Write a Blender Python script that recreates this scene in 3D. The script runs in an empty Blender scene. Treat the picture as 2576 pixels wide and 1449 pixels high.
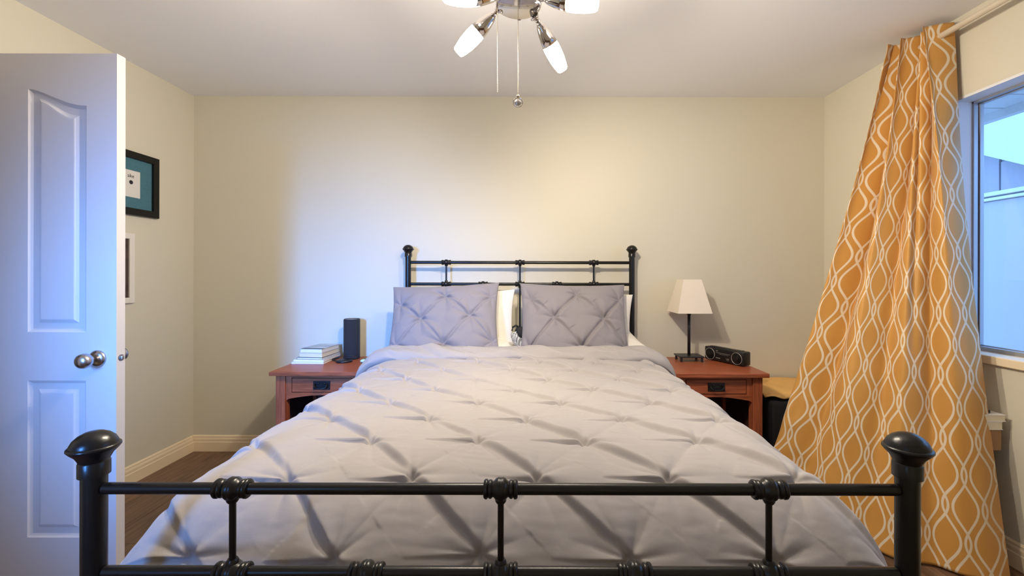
import bpy, bmesh, math, random
import numpy as np
from mathutils import Vector, Matrix

random.seed(7); np.random.seed(7)
scene = bpy.context.scene
C = scene.collection
PI = math.pi

# ------------------------------------------------------------------ camera
H = 1.213
cam = bpy.data.objects.new('camera', bpy.data.cameras.new('camera')); C.objects.link(cam)
cam.location = (0, 0, H)
cam.rotation_euler = (math.radians(90), math.radians(-0.12), 0)
cam.data.sensor_width = 36.0
cam.data.lens = 36.0 * 1090 / 2576
cam.data.shift_x = -0.01475
cam.data.shift_y = -0.0134
cam.data.clip_start = 0.02
scene.camera = cam

# ------------------------------------------------------------------ world, lights, exposure
BULB = 85.0
SPOT = 44.0
BULB_COL = (1.0, 0.865, 0.69)
WHITE_ = (1, 1, 1)
w = bpy.data.worlds.new('world'); scene.world = w; w.use_nodes = True
bg = w.node_tree.nodes['Background']
bg.inputs[0].default_value = (0.25, 0.50, 1.0, 1)
bg.inputs[1].default_value = 3.6

def area(name, loc, target, sx, sy, energy, col, spread):
    l = bpy.data.lights.new(name, 'AREA'); l.shape = 'RECTANGLE'; l.size = sx; l.size_y = sy
    l.energy = energy; l.color = col; l.spread = math.radians(spread)
    o = bpy.data.objects.new(name, l); C.objects.link(o); o.location = loc
    d = Vector(target) - Vector(loc)
    o.rotation_euler = d.to_track_quat('-Z', 'Y').to_euler()
    return o
# blue daylight falling through the narrow window in the wall behind the camera
area('daylight_rear_window', (-1.33, -1.06, 1.50), (-1.09, 2.97, 0.72), 0.40, 0.90, 12.5, (0.09, 0.33, 1.0), 40)
# the sky reaches the room through the side window: mark the opening as a portal
pt = area('sky_portal', (2.19, 1.314, 1.45), (0.0, 1.314, 1.45), 1.5, 1.2, 1, WHITE_, 180)
pt.data.cycles.is_portal = True

vs = scene.view_settings
vs.view_transform = 'Standard'; vs.look = 'None'; vs.gamma = 1; vs.use_curve_mapping = False
vs.exposure = 0.21
scene.cycles.use_denoising = True
scene.cycles.max_bounces = 10
scene.cycles.diffuse_bounces = 6
scene.cycles.sample_clamp_indirect = 6.0

# ------------------------------------------------------------------ materials
def mat(name, col, rough=0.5, metal=0.0, spec=0.5, bump=None, vary=None, trans=0.0, sheen=0.0):
    m = bpy.data.materials.new(name); m.use_nodes = True
    nt = m.node_tree; b = nt.nodes['Principled BSDF']
    b.inputs['Base Color'].default_value = (*col, 1); b.inputs['Roughness'].default_value = rough
    b.inputs['Metallic'].default_value = metal; b.inputs['Specular IOR Level'].default_value = spec
    if sheen: b.inputs['Sheen Weight'].default_value = sheen
    if trans: b.inputs['Transmission Weight'].default_value = trans
    tc = nt.nodes.new('ShaderNodeTexCoord')
    if vary:     # (scale, amount, stretch xyz)
        mp = nt.nodes.new('ShaderNodeMapping'); mp.inputs['Scale'].default_value = vary[2]
        nt.links.new(tc.outputs['Object'], mp.inputs[0])
        n = nt.nodes.new('ShaderNodeTexNoise'); n.inputs['Scale'].default_value = vary[0]; n.inputs['Detail'].default_value = 6
        nt.links.new(mp.outputs[0], n.inputs['Vector'])
        r = nt.nodes.new('ShaderNodeValToRGB')
        a = vary[1]
        r.color_ramp.elements[0].position = 0.3; r.color_ramp.elements[1].position = 0.7
        r.color_ramp.elements[0].color = (*[c * (1 - a) for c in col], 1)
        r.color_ramp.elements[1].color = (*[min(1, c * (1 + a)) for c in col], 1)
        nt.links.new(n.outputs[0], r.inputs[0]); nt.links.new(r.outputs[0], b.inputs['Base Color'])
    if bump:     # (scale, strength)
        n2 = nt.nodes.new('ShaderNodeTexNoise'); n2.inputs['Scale'].default_value = bump[0]; n2.inputs['Detail'].default_value = 3
        nt.links.new(tc.outputs['Object'], n2.inputs['Vector'])
        bp = nt.nodes.new('ShaderNodeBump'); bp.inputs['Strength'].default_value = bump[1]; bp.inputs['Distance'].default_value = 0.002
        nt.links.new(n2.outputs[0], bp.inputs['Height']); nt.links.new(bp.outputs[0], b.inputs['Normal'])
    return m

def emit(name, col, s):
    m = bpy.data.materials.new(name); m.use_nodes = True; nt = m.node_tree; nt.nodes.clear()
    e = nt.nodes.new('ShaderNodeEmission'); e.inputs[0].default_value = (*col, 1); e.inputs[1].default_value = s
    o = nt.nodes.new('ShaderNodeOutputMaterial'); nt.links.new(e.outputs[0], o.inputs[0]); return m

WHITE = (1, 1, 1)
M = {}
M['wall'] = mat('wall_paint', (0.68, 0.645, 0.53), 0.75, spec=0.25, bump=(180, 0.12))
M['ceiling'] = mat('ceiling_paint', (0.84, 0.85, 0.88), 0.9, spec=0.2, bump=(220, 0.15))
M['trim'] = mat('trim_paint', (0.88, 0.74, 0.52), 0.45)
M['door'] = mat('door_paint', (0.66, 0.635, 0.63), 0.42, bump=(90, 0.03))
M['iron'] = mat('black_iron', (0.0065, 0.006, 0.0058), 0.28, spec=0.42, bump=(260, 0.06))
M['duvet'] = mat('grey_duvet_cotton', (0.365, 0.342, 0.336), 0.85, spec=0.2, bump=(900, 0.12), sheen=0.15)
M['sham'] = mat('grey_sham_cotton', (0.255, 0.236, 0.252), 0.85, spec=0.2, bump=(900, 0.12), sheen=0.15)
M['white_cotton'] = mat('white_cotton', (0.82, 0.78, 0.71), 0.85, spec=0.2)
M['mattress'] = mat('mattress_ticking', (0.75, 0.73, 0.70), 0.9)
M['cherry'] = mat('cherry_wood', (0.33, 0.088, 0.037), 0.36, spec=0.35, vary=(7, 0.32, (1.0, 14, 14)), bump=(60, 0.05))
M['cherry_v'] = mat('cherry_wood_upright', (0.34, 0.094, 0.040), 0.38, spec=0.35, vary=(7, 0.30, (14, 14, 1.0)))
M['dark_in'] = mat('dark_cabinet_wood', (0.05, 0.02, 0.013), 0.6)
M['handle'] = mat('black_hammered_metal', (0.012, 0.012, 0.014), 0.35, metal=0.3)
M['chrome'] = mat('polished_nickel', (0.62, 0.58, 0.56), 0.10, metal=1.0)
M['nickel'] = mat('satin_nickel', (0.52, 0.49, 0.48), 0.28, metal=1.0)
M['chain'] = mat('chain_metal', (0.62, 0.55, 0.42), 0.3, metal=1.0)
M['bulb'] = emit('lit_frosted_glass', BULB_COL, BULB)
M['shade'] = mat('linen_shade', (0.80, 0.72, 0.60), 0.9, spec=0.1, bump=(700, 0.1))
M['blackmetal'] = mat('black_metal', (0.016, 0.015, 0.016), 0.4)
M['plastic'] = mat('black_plastic', (0.010, 0.010, 0.011), 0.35)
M['silver'] = mat('silver_print', (0.45, 0.44, 0.42), 0.4, metal=0.4)
M['speaker'] = mat('charcoal_mesh', (0.012, 0.013, 0.018), 0.5, bump=(1500, 0.8))
M['speaker_top'] = mat('grey_speaker_top', (0.40, 0.40, 0.44), 0.35)
M['paper'] = mat('book_paper', (0.80, 0.74, 0.60), 0.9, vary=(60, 0.10, (1, 1, 40)))
M['paper_w'] = mat('white_paper', (0.84, 0.83, 0.82), 0.8, vary=(60, 0.06, (1, 1, 40)))
M['cover_blue'] = mat('blue_grey_cover', (0.42, 0.50, 0.58), 0.5, vary=(9, 0.35, (1, 1, 1)))
M['cover_dark'] = mat('dark_cover', (0.05, 0.06, 0.09), 0.5)
M['cover_w'] = mat('white_cover', (0.80, 0.80, 0.84), 0.4)
M['cover_tan'] = mat('cream_cover', (0.62, 0.55, 0.44), 0.5)
M['mint'] = mat('mint_case', (0.55, 0.78, 0.62), 0.5)
M['glass_dark'] = mat('dark_screen', (0.01, 0.012, 0.016), 0.1)
M['frame_black'] = mat('black_frame', (0.005, 0.005, 0.005), 0.4, spec=0.3)
M['frame_white'] = mat('white_frame', (0.80, 0.76, 0.70), 0.5)
M['teal'] = mat('teal_mat_board', (0.075, 0.185, 0.235), 0.9, spec=0.1, vary=(160, 0.12, (1, 1, 1)))
M['card'] = mat('white_card', (0.72, 0.71, 0.68), 0.8)
M['ink'] = mat('dark_ink', (0.02, 0.02, 0.025), 0.8)
M['print_dark'] = mat('dark_print', (0.06, 0.035, 0.028), 0.6, vary=(20, 0.5, (1, 1, 1)))
M['rod'] = mat('white_rod', (0.80, 0.72, 0.58), 0.4)
M['alu'] = mat('window_aluminium', (0.42, 0.43, 0.46), 0.4, metal=0.6)
M['reveal'] = mat('white_reveal', (0.80, 0.82, 0.86), 0.5)
M['bagblack'] = mat('black_bag_fabric', (0.008, 0.008, 0.009), 0.8)
M['mustard'] = mat('mustard_cloth', (0.80, 0.48, 0.16), 0.6, spec=0.3)
M['cardboard'] = mat('cardboard', (0.34, 0.20, 0.11), 0.85)
M['darkwood'] = mat('dark_wood', (0.035, 0.026, 0.026), 0.6)
M['siding'] = mat('pale_siding', (0.40, 0.38, 0.43), 0.7)
M['white_vinyl'] = mat('white_vinyl', (0.62, 0.62, 0.62), 0.5)
M['fence'] = mat('pale_fence', (0.44, 0.42, 0.43), 0.6)
M['white_roof'] = mat('white_metal_roof', (0.48, 0.60, 0.50), 0.5)
M['ground'] = mat('outside_ground', (0.35, 0.35, 0.36), 0.9)
M['hall'] = mat('hall_paint', (0.55, 0.50, 0.42), 0.8)

# glass: thin pane that lets light straight through and still mirrors at grazing angles
g = bpy.data.materials.new('window_glass'); g.use_nodes = True; nt = g.node_tree; nt.nodes.clear()
tr = nt.nodes.new('ShaderNodeBsdfTransparent'); gl = nt.nodes.new('ShaderNodeBsdfGlossy'); gl.inputs['Roughness'].default_value = 0.0
lw_ = nt.nodes.new('ShaderNodeLayerWeight'); lw_.inputs[0].default_value = 0.5
pw_ = nt.nodes.new('ShaderNodeMath'); pw_.operation = 'POWER'; pw_.inputs[1].default_value = 5.0; nt.links.new(lw_.outputs['Facing'], pw_.inputs[0])
fr = nt.nodes.new('ShaderNodeMath'); fr.operation = 'MULTIPLY_ADD'; fr.inputs[1].default_value = 0.96; fr.inputs[2].default_value = 0.04; nt.links.new(pw_.outputs[0], fr.inputs[0])
mx = nt.nodes.new('ShaderNodeMixShader'); ou = nt.nodes.new('ShaderNodeOutputMaterial')
nt.links.new(fr.outputs[0], mx.inputs[0]); nt.links.new(tr.outputs[0], mx.inputs[1]); nt.links.new(gl.outputs[0], mx.inputs[2]); nt.links.new(mx.outputs[0], ou.inputs[0])
M['glass'] = g

# floor planks: dark brown laminate, tone varies from plank to plank
m = mat('plank_laminate', (0.10, 0.058, 0.036), 0.42); nt = m.node_tree; b = nt.nodes['Principled BSDF']
oi = nt.nodes.new('ShaderNodeObjectInfo'); tc = nt.nodes.new('ShaderNodeTexCoord'); mp = nt.nodes.new('ShaderNodeMapping')
mp.inputs['Scale'].default_value = (26, 1.6, 1)
ad = nt.nodes.new('ShaderNodeVectorMath'); ad.operation = 'ADD'
nt.links.new(tc.outputs['Object'], ad.inputs[0]); nt.links.new(oi.outputs['Location'], ad.inputs[1]); nt.links.new(ad.outputs[0], mp.inputs[0])
n = nt.nodes.new('ShaderNodeTexNoise'); n.inputs['Scale'].default_value = 2.2; n.inputs['Detail'].default_value = 8
nt.links.new(mp.outputs[0], n.inputs['Vector'])
r = nt.nodes.new('ShaderNodeValToRGB'); r.color_ramp.elements[0].position = 0.3; r.color_ramp.elements[1].position = 0.75
r.color_ramp.elements[0].color = (0.085, 0.043, 0.024, 1); r.color_ramp.elements[1].color = (0.235, 0.135, 0.080, 1)
nt.links.new(n.outputs[0], r.inputs[0])
mu = nt.nodes.new('ShaderNodeMixRGB'); mu.blend_type = 'MULTIPLY'; mu.inputs[0].default_value = 1
rr = nt.nodes.new('ShaderNodeMapRange'); rr.inputs[3].default_value = 0.7; rr.inputs[4].default_value = 1.25
nt.links.new(oi.outputs['Random'], rr.inputs[0]); nt.links.new(r.outputs[0], mu.inputs[1]); nt.links.new(rr.outputs[0], mu.inputs[2])
nt.links.new(mu.outputs[0], b.inputs['Base Color'])
M['plank'] = m

# curtain: mustard satin with interlaced pale ogee lines (cloth coordinates in the UV map, metres)
def curtain_material():
    m = mat('ogee_curtain', (0.62, 0.30, 0.07), 0.5, spec=0.4, sheen=0.2); nt = m.node_tree; b = nt.nodes['Principled BSDF']
    N = nt.nodes; L = nt.links
    W, P = 0.0705, 0.262
    def mth(op, a, bb=None, cc=None):
        x = N.new('ShaderNodeMath'); x.operation = op
        for i, v in enumerate((a, bb, cc)):
            if v is None: continue
            if isinstance(v, (int, float)): x.inputs[i].default_value = v
            else: L.new(v, x.inputs[i])
        return x.outputs[0]
    uv = N.new('ShaderNodeUVMap'); sp = N.new('ShaderNodeSeparateXYZ'); L.new(uv.outputs[0], sp.inputs[0])
    u, v = sp.outputs[0], sp.outputs[1]
    ph = mth('MULTIPLY', v, 2 * PI / P)
    cosv = mth('COSINE', ph); sinv = mth('SINE', ph)
    sl = mth('MULTIPLY', sinv, 0.39 * W * 2 * PI / P)
    fac = mth('SQRT', mth('ADD', mth('MULTIPLY', sl, sl), 1.0))
    def dist(shift, sign):
        q = mth('DIVIDE', mth('ADD', u, shift), 2 * W)
        f = mth('SUBTRACT', q, mth('ROUND', q))
        x = mth('ABSOLUTE', mth('MULTIPLY', f, 2 * W))
        gg = mth('ABSOLUTE', mth('ADD', mth('MULTIPLY', cosv, -sign * 0.39 * W), 0.255 * W))
        return mth('ABSOLUTE', mth('SUBTRACT', x, gg))
    d = mth('DIVIDE', mth('MINIMUM', dist(0.0, 1), dist(W, -1)), fac)
    mr = N.new('ShaderNodeMapRange'); mr.inputs[1].default_value = 0.0038; mr.inputs[2].default_value = 0.0052
    mr.inputs[3].default_value = 1.0; mr.inputs[4].default_value = 0.0
    L.new(d, mr.inputs[0])
    n = N.new('ShaderNodeTexNoise'); n.inputs['Scale'].default_value = 3.0; n.inputs['Detail'].default_value = 3
    cr = N.new('ShaderNodeValToRGB'); cr.color_ramp.elements[0].color = (0.58, 0.275, 0.050, 1); cr.color_ramp.elements[1].color = (0.76, 0.41, 0.105, 1)
    L.new(uv.outputs[0], n.inputs['Vector']); L.new(n.outputs[0], cr.inputs[0])
    mix = N.new('ShaderNodeMixRGB'); L.new(mr.outputs[0], mix.inputs[0]); L.new(cr.outputs[0], mix.inputs[1])
    mix.inputs[2].default_value = (0.86, 0.76, 0.60, 1)
    L.new(mix.outputs[0], b.inputs['Base Color'])
    # slub weave
    wv = N.new('ShaderNodeTexNoise'); wv.inputs['Scale'].default_value = 220
    mp = N.new('ShaderNodeMapping'); mp.inputs['Scale'].default_value = (1, 0.12, 1); L.new(uv.outputs[0], mp.inputs[0]); L.new(mp.outputs[0], wv.inputs['Vector'])
    bp = N.new('ShaderNodeBump'); bp.inputs['Strength'].default_value = 0.1; bp.inputs['Distance'].default_value = 0.002
    L.new(wv.outputs[0], bp.inputs['Height']); L.new(bp.outputs[0], b.inputs['Normal'])
    # cloth lets some window light through
    out = N['Material Output']
    tl = N.new('ShaderNodeBsdfTranslucent'); L.new(mix.outputs[0], tl.inputs[0])
    ms = N.new('ShaderNodeMixShader'); ms.inputs[0].default_value = 0.18
    L.new(b.outputs[0], ms.inputs[1]); L.new(tl.outputs[0], ms.inputs[2]); L.new(ms.outputs[0], out.inputs[0])
    return m
M['curtain'] = curtain_material()

# black and white houndstooth-like weave
def check_mat():
    m = mat('houndstooth', (0.8, 0.78, 0.7), 0.8); nt = m.node_tree; b = nt.nodes['Principled BSDF']
    tc = nt.nodes.new('ShaderNodeTexCoord'); mp = nt.nodes.new('ShaderNodeMapping'); mp.inputs['Rotation'].default_value = (0.5, 0.6, 0.7)
    ck = nt.nodes.new('ShaderNodeTexChecker'); ck.inputs['Scale'].default_value = 170
    ck.inputs[1].default_value = (0.8, 0.78, 0.7, 1); ck.inputs[2].default_value = (0.012, 0.012, 0.012, 1)
    nt.links.new(tc.outputs['Object'], mp.inputs[0]); nt.links.new(mp.outputs[0], ck.inputs[0]); nt.links.new(ck.outputs[0], b.inputs['Base Color'])
    return m
M['houndstooth'] = check_mat()

# ------------------------------------------------------------------ mesh helpers
def obj(name, bm, material, parent=None, smooth=False, loc=None):
    me = bpy.data.meshes.new(name)
    bmesh.ops.recalc_face_normals(bm, faces=bm.faces)
    bm.to_mesh(me); bm.free()
    if smooth:
        for p in me.polygons: p.use_smooth = True
    me.materials.append(M[material])
    o = bpy.data.objects.new(name, me); C.objects.link(o)
    if loc: o.location = loc
    if parent: o.parent = parent
    return o

def tag(o, label, cat, group=None):
    o['label'] = label; o['category'] = cat
    if group: o['group'] = group
    return o

def thing(name, label, cat, loc=(0, 0, 0), rz=0.0, group=None):
    o = bpy.data.objects.new(name, None); C.objects.link(o); o.empty_display_size = 0.05
    o.location = loc; o.rotation_euler = (0, 0, rz)
    return tag(o, label, cat, group)

def struct(o): o['kind'] = 'structure'; return o

def BM(): return bmesh.new()

def box(bm, x0, x1, y0, y1, z0, z1, bev=0.0, seg=2):
    r = bmesh.ops.create_cube(bm, size=1.0)
    v = r['verts']
    bmesh.ops.scale(bm, verts=v, vec=(x1 - x0, y1 - y0, z1 - z0))
    bmesh.ops.translate(bm, verts=v, vec=((x0 + x1) / 2, (y0 + y1) / 2, (z0 + z1) / 2))
    if bev > 0:
        e = list({e for vv in v for e in vv.link_edges})
        bmesh.ops.bevel(bm, geom=e, offset=bev, segments=seg, profile=0.5, affect='EDGES')
    return bm

def frame_axes(d):
    d = Vector(d).normalized()
    a = Vector((0, 0, 1)) if abs(d.z) < 0.9 else Vector((1, 0, 0))
    u = d.cross(a).normalized(); v = d.cross(u).normalized()
    return d, u, v

def lathe(bm, prof, origin=(0, 0, 0), axis=(0, 0, 1), n=24, closed=True):
    """prof = [(radius, distance along axis)]"""
    d, u, v = frame_axes(axis); o = Vector(origin)
    rings = []
    for (r, t) in prof:
        if r < 1e-6: rings.append([bm.verts.new(o + d * t)])
        else: rings.append([bm.verts.new(o + d * t + (u * math.cos(2 * PI * k / n) + v * math.sin(2 * PI * k / n)) * r) for k in range(n)])
    for A, B in zip(rings, rings[1:]):
        for k in range(n):
            k2 = (k + 1) % n
            if len(A) == 1 and len(B) == 1: continue
            if len(A) == 1: bm.faces.new((A[0], B[k], B[k2]))
            elif len(B) == 1: bm.faces.new((A[k], B[0], A[k2]))
            else: bm.faces.new((A[k], B[k], B[k2], A[k2]))
    if closed:
        if len(rings[0]) > 1: bm.faces.new(rings[0])
        if len(rings[-1]) > 1: bm.faces.new(rings[-1])
    return bm

def rod(bm, p0, p1, r, n=16):
    p0 = Vector(p0); p1 = Vector(p1)
    return lathe(bm, [(r, 0), (r, (p1 - p0).length)], p0, p1 - p0, n)

def tube(bm, pts, r, n=10):
    pts = [Vector(p) for p in pts]; rings = []
    for i, p in enumerate(pts):
        d = (pts[min(i + 1, len(pts) - 1)] - pts[max(i - 1, 0)])
        d, u, v = frame_axes(d)
        rings.append([bm.verts.new(p + (u * math.cos(2 * PI * k / n) + v * math.sin(2 * PI * k / n)) * r) for k in range(n)])
    for A, B in zip(rings, rings[1:]):
        for k in range(n): bm.faces.new((A[k], B[k], B[(k + 1) % n], A[(k + 1) % n]))
    bm.faces.new(rings[0]); bm.faces.new(rings[-1])
    return bm

def prism(bm, poly, a0, a1, plane='xz'):
    """extrude a 2-D polygon between a0 and a1 along the missing axis"""
    def P(p, a):
        return {'xz': (p[0], a, p[1]), 'yz': (a, p[0], p[1]), 'xy': (p[0], p[1], a)}[plane]
    A = [bm.verts.new(P(p, a0)) for p in poly]; B = [bm.verts.new(P(p, a1)) for p in poly]
    bm.faces.new(A); bm.faces.new(B)
    for i in range(len(poly)):
        j = (i + 1) % len(poly); bm.faces.new((A[i], A[j], B[j], B[i]))
    return bm

def grid_mesh(name, X, Y, Z, material, parent=None, uv=None, wrap=False):
    """smooth surface from 2-D coordinate arrays"""
    nr, nc = X.shape
    co = np.stack([X, Y, Z], -1).reshape(-1, 3)
    i = np.arange(nr * nc).reshape(nr, nc)
    f = np.stack([i[:-1, :-1], i[:-1, 1:], i[1:, 1:], i[1:, :-1]], -1).reshape(-1, 4)
    me = bpy.data.meshes.new(name)
    me.vertices.add(len(co)); me.vertices.foreach_set('co', co.ravel())
    me.loops.add(f.size); me.loops.foreach_set('vertex_index', f.ravel().astype(np.int32))
    me.polygons.add(len(f)); me.polygons.foreach_set('loop_start', np.arange(0, f.size, 4, dtype=np.int32))
    me.polygons.foreach_set('use_smooth', np.ones(len(f), dtype=bool))
    me.update(); me.validate()
    if uv is not None:
        L = me.uv_layers.new(name='UVMap'); U = np.stack(uv, -1).reshape(-1, 2)[f.ravel()]
        L.data.foreach_set('uv', U.ravel())
    me.materials.append(M[material])
    o = bpy.data.objects.new(name, me); C.objects.link(o)
    if parent: o.parent = parent
    return o

def text_mesh(name, s, size, material, matrix, parent, extrude=0.0004):
    cu = bpy.data.curves.new(name, 'FONT'); cu.body = s; cu.size = size; cu.extrude = extrude
    cu.align_x = 'CENTER'; cu.align_y = 'CENTER'
    t = bpy.data.objects.new(name + '_tmp', cu); C.objects.link(t)
    dg = bpy.context.evaluated_depsgraph_get()
    me = bpy.data.meshes.new_from_object(t.evaluated_get(dg)); me.name = name
    bpy.data.objects.remove(t); bpy.data.curves.remove(cu)
    me.materials.clear(); me.materials.append(M[material])
    o = bpy.data.objects.new(name, me); C.objects.link(o); o.parent = parent
    o.matrix_local = matrix
    return o

def copy_tree(o, parent=None):
    c = o.copy(); C.objects.link(c); c.parent = parent
    for ch in [k for k in bpy.data.objects if k.parent == o]: copy_tree(ch, c)
    return c

def noise2(X, Y, seed=0, octaves=4, f0=1.0, gain=0.5):
    rs = np.random.RandomState(seed); out = np.zeros_like(X); amp = 1.0; f = f0
    for _ in range(octaves):
        for _k in range(5):
            th = rs.rand() * 2 * PI; ph = rs.rand() * 2 * PI; ff = f * (0.7 + 0.6 * rs.rand())
            out += amp * np.sin(2 * PI * ff * (X * math.cos(th) + Y * math.sin(th)) + ph + 1.3 * np.sin(2 * PI * ff * 0.6 * (Y * math.cos(th) - X * math.sin(th)) + 2 * ph)) / 5
        amp *= gain; f *= 2
    return out

# ------------------------------------------------------------------ room shell
XL, XR, YB, YF, ZC = -2.286, 2.035, 2.97, -1.0, 2.43
T = 0.15
bm = BM(); box(bm, XL - 1.3, XR + T, YF - T, YB + T, -0.12, -0.008); floor = struct(obj('floor', bm, 'dark_in'))
pw = (XR - XL) / 23
pm = BM(); box(pm, -0.5, 0.5, -0.5, 0.5, -0.5, 0.5)
bmesh.ops.scale(pm, verts=pm.verts, vec=(pw - 0.0018, 1, 0.008))
plank0 = None
for i in range(23):
    y = YF - random.random() * 1.1
    while y < YB - 0.005:
        y1 = min(y + 1.22, YB); y0 = max(y, YF)
        if y1 - y0 > 0.02:
            if plank0 is None:
                plank0 = obj('plank', pm, 'plank', floor); p = plank0
            else:
                p = plank0.copy(); C.objects.link(p); p.parent = floor
            p.location = (XL + pw * (i + 0.5), (y0 + y1) / 2, -0.004); p.scale = (1, y1 - y0 - 0.002, 1)
        y += 1.22
bm = BM(); box(bm, XL - 1.3, XR + T, YF - T, YB + T, ZC, ZC + 0.12); struct(obj('ceiling', bm, 'ceiling'))
bm = BM(); box(bm, XL - T, XR + T, YB, YB + T, 0, ZC); struct(obj('wall_back', bm, 'wall'))
# left wall with doorway
DY0, DY1, DZ = 0.85, 1.64, 2.045
bm = BM(); box(bm, XL - T, XL, DY1, YB, 0, ZC); box(bm, XL - T, XL, YF, DY0, 0, ZC); box(bm, XL - T, XL, DY0, DY1, DZ, ZC)
struct(obj('wall_left', bm, 'wall'))
bm = BM(); box(bm, XL - 1.3, XL - 1.2, YF, YB, 0, ZC); box(bm, XL - 1.2, XL - T, YF - 0.1, YF, 0, ZC); box(bm, XL - 1.2, XL - T, YB, YB + 0.1, 0, ZC)
struct(obj('wall_hall', bm, 'hall'))
# right wall with window
WY0, WY1, WZ0, WZ1 = 0.55, 2.078, 0.845, 2.05
bm = BM(); box(bm, XR, XR + T, WY1, YB, 0, ZC); box(bm, XR, XR + T, YF, WY0, 0, ZC)
box(bm, XR, XR + T, WY0, WY1, 0, WZ0); box(bm, XR, XR + T, WY0, WY1, WZ1, ZC)
struct(obj('wall_right', bm, 'wall'))
# rear wall with narrow window
RX0, RX1, RZ0, RZ1 = -1.56, -1.10, 1.02, 1.98
bm = BM(); box(bm, XL - T, RX0, YF - T, YF, 0, ZC); box(bm, RX1, XR + T, YF - T, YF, 0, ZC)
box(bm, RX0, RX1, YF - T, YF, 0, RZ0); box(bm, RX0, RX1, YF - T, YF, RZ1, ZC)
struct(obj('wall_rear', bm, 'wall'))

# baseboards (moulded profile: depth, height)
PROF = [(0, 0), (0.015, 0), (0.015, 0.062), (0.012, 0.066), (0.012, 0.082), (0.008, 0.092), (0.008, 0.1), (0.003, 0.108), (0, 0.108)]
bm = BM(); prism(bm, [(YB - d, z) for d, z in PROF], XL, XR, 'yz'); struct(obj('baseboard_back', bm, 'trim'))
bm = BM(); prism(bm, [(XL + d, z) for d, z in PROF], DY1 + 0.07, YB - 0.0151, 'xz'); struct(obj('baseboard_left', bm, 'trim'))
bm = BM(); prism(bm, [(XR - d, z) for d, z in PROF], YF, YB - 0.0151, 'xz'); struct(obj('baseboard_right', bm, 'trim'))
# doorway casing
bm = BM()
box(bm, XL, XL + 0.014, DY1, DY1 + 0.065, 0, DZ + 0.065, 0.004); box(bm, XL, XL + 0.014, DY0 - 0.065, DY0, 0, DZ + 0.065, 0.004)
box(bm, XL, XL + 0.014, DY0, DY1, DZ, DZ + 0.065, 0.004)
struct(obj('trim_1', bm, 'trim'))

# side window
win = struct(bpy.data.objects.new('window_1', None)); C.objects.link(win); win.location = (XR, 1.3, WZ0)
def wpart(name, bm, m, sm=False):
    o = obj(name, bm, m, win, sm); o.matrix_parent_inverse = Matrix.Translation((-XR, -1.3, -WZ0)); return o
e = 0.012
bm = BM(); box(bm, XR + 0.001, XR + 0.09, WY1 - e, WY1, WZ0, WZ1); wpart('jamb', bm, 'reveal')
bm = BM(); box(bm, XR + 0.001, XR + 0.09, WY0, WY0 + e, WZ0, WZ1); wpart('jamb', bm, 'reveal')
bm = BM(); box(bm, XR + 0.001, XR + 0.09, WY0 + e, WY1 - e, WZ1 - e, WZ1); wpart('head_jamb', bm, 'reveal')
bm = BM(); box(bm, XR - 0.022, XR + 0.09, WY0 - 0.03, WY1 + 0.03, WZ0 - 0.02, WZ0 + 0.017, 0.004); wpart('sill', bm, 'trim')
F0, F1 = XR + 0.085, XR + 0.145
for (a, b_) in ((WY1 - 0.020, WY1), (WY0, WY0 + 0.020)):
    bm = BM(); box(bm, F0, F0 + 0.022, a, b_, WZ0 + 0.01, WZ1, 0.002); box(bm, F0 + 0.026, F0 + 0.046, a - 0.004, b_ + 0.004, WZ0 + 0.01, WZ1, 0.002)
    wpart('frame_stile', bm, 'alu')
for (a, b_) in ((WZ1 - 0.022, WZ1), (WZ0 + 0.01, WZ0 + 0.036)):
    bm = BM(); box(bm, F0, F0 + 0.022, WY0, WY1, a, b_, 0.002); box(bm, F0 + 0.026, F0 + 0.046, WY0, WY1, a - 0.004, b_ + 0.004, 0.002)
    wpart('frame_rail', bm, 'alu')
bm = BM(); box(bm, F0 + 0.03, F0 + 0.05, WY0 + 0.6, WY0 + 0.63, WZ0 + 0.03, WZ1 - 0.02, 0.002); wpart('mullion', bm, 'alu')
bm = BM(); box(bm, F0 + 0.034, F0 + 0.038, WY0 + 0.02, WY1 - 0.02, WZ0 + 0.03, WZ1 - 0.02); wpart('pane', bm, 'glass')
# rear window (behind the camera)
rw = struct(bpy.data.objects.new('window_2', None)); C.objects.link(rw)
for (a, b_, c, d) in ((RX0, RX0 + 0.03, RZ0, RZ1), (RX1 - 0.03, RX1, RZ0, RZ1), (RX0 + 0.03, RX1 - 0.03, RZ0, RZ0 + 0.03), (RX0 + 0.03, RX1 - 0.03, RZ1 - 0.03, RZ1)):
    bm = BM(); box(bm, a, b_, YF - 0.05, YF - 0.01, c, d, 0.003); obj('frame_bar', bm, 'reveal', rw)
bm = BM(); box(bm, RX0 + 0.03, RX1 - 0.03, YF - 0.032, YF - 0.028, RZ0 + 0.03, RZ1 - 0.03); obj('pane', bm, 'glass', rw)

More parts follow.
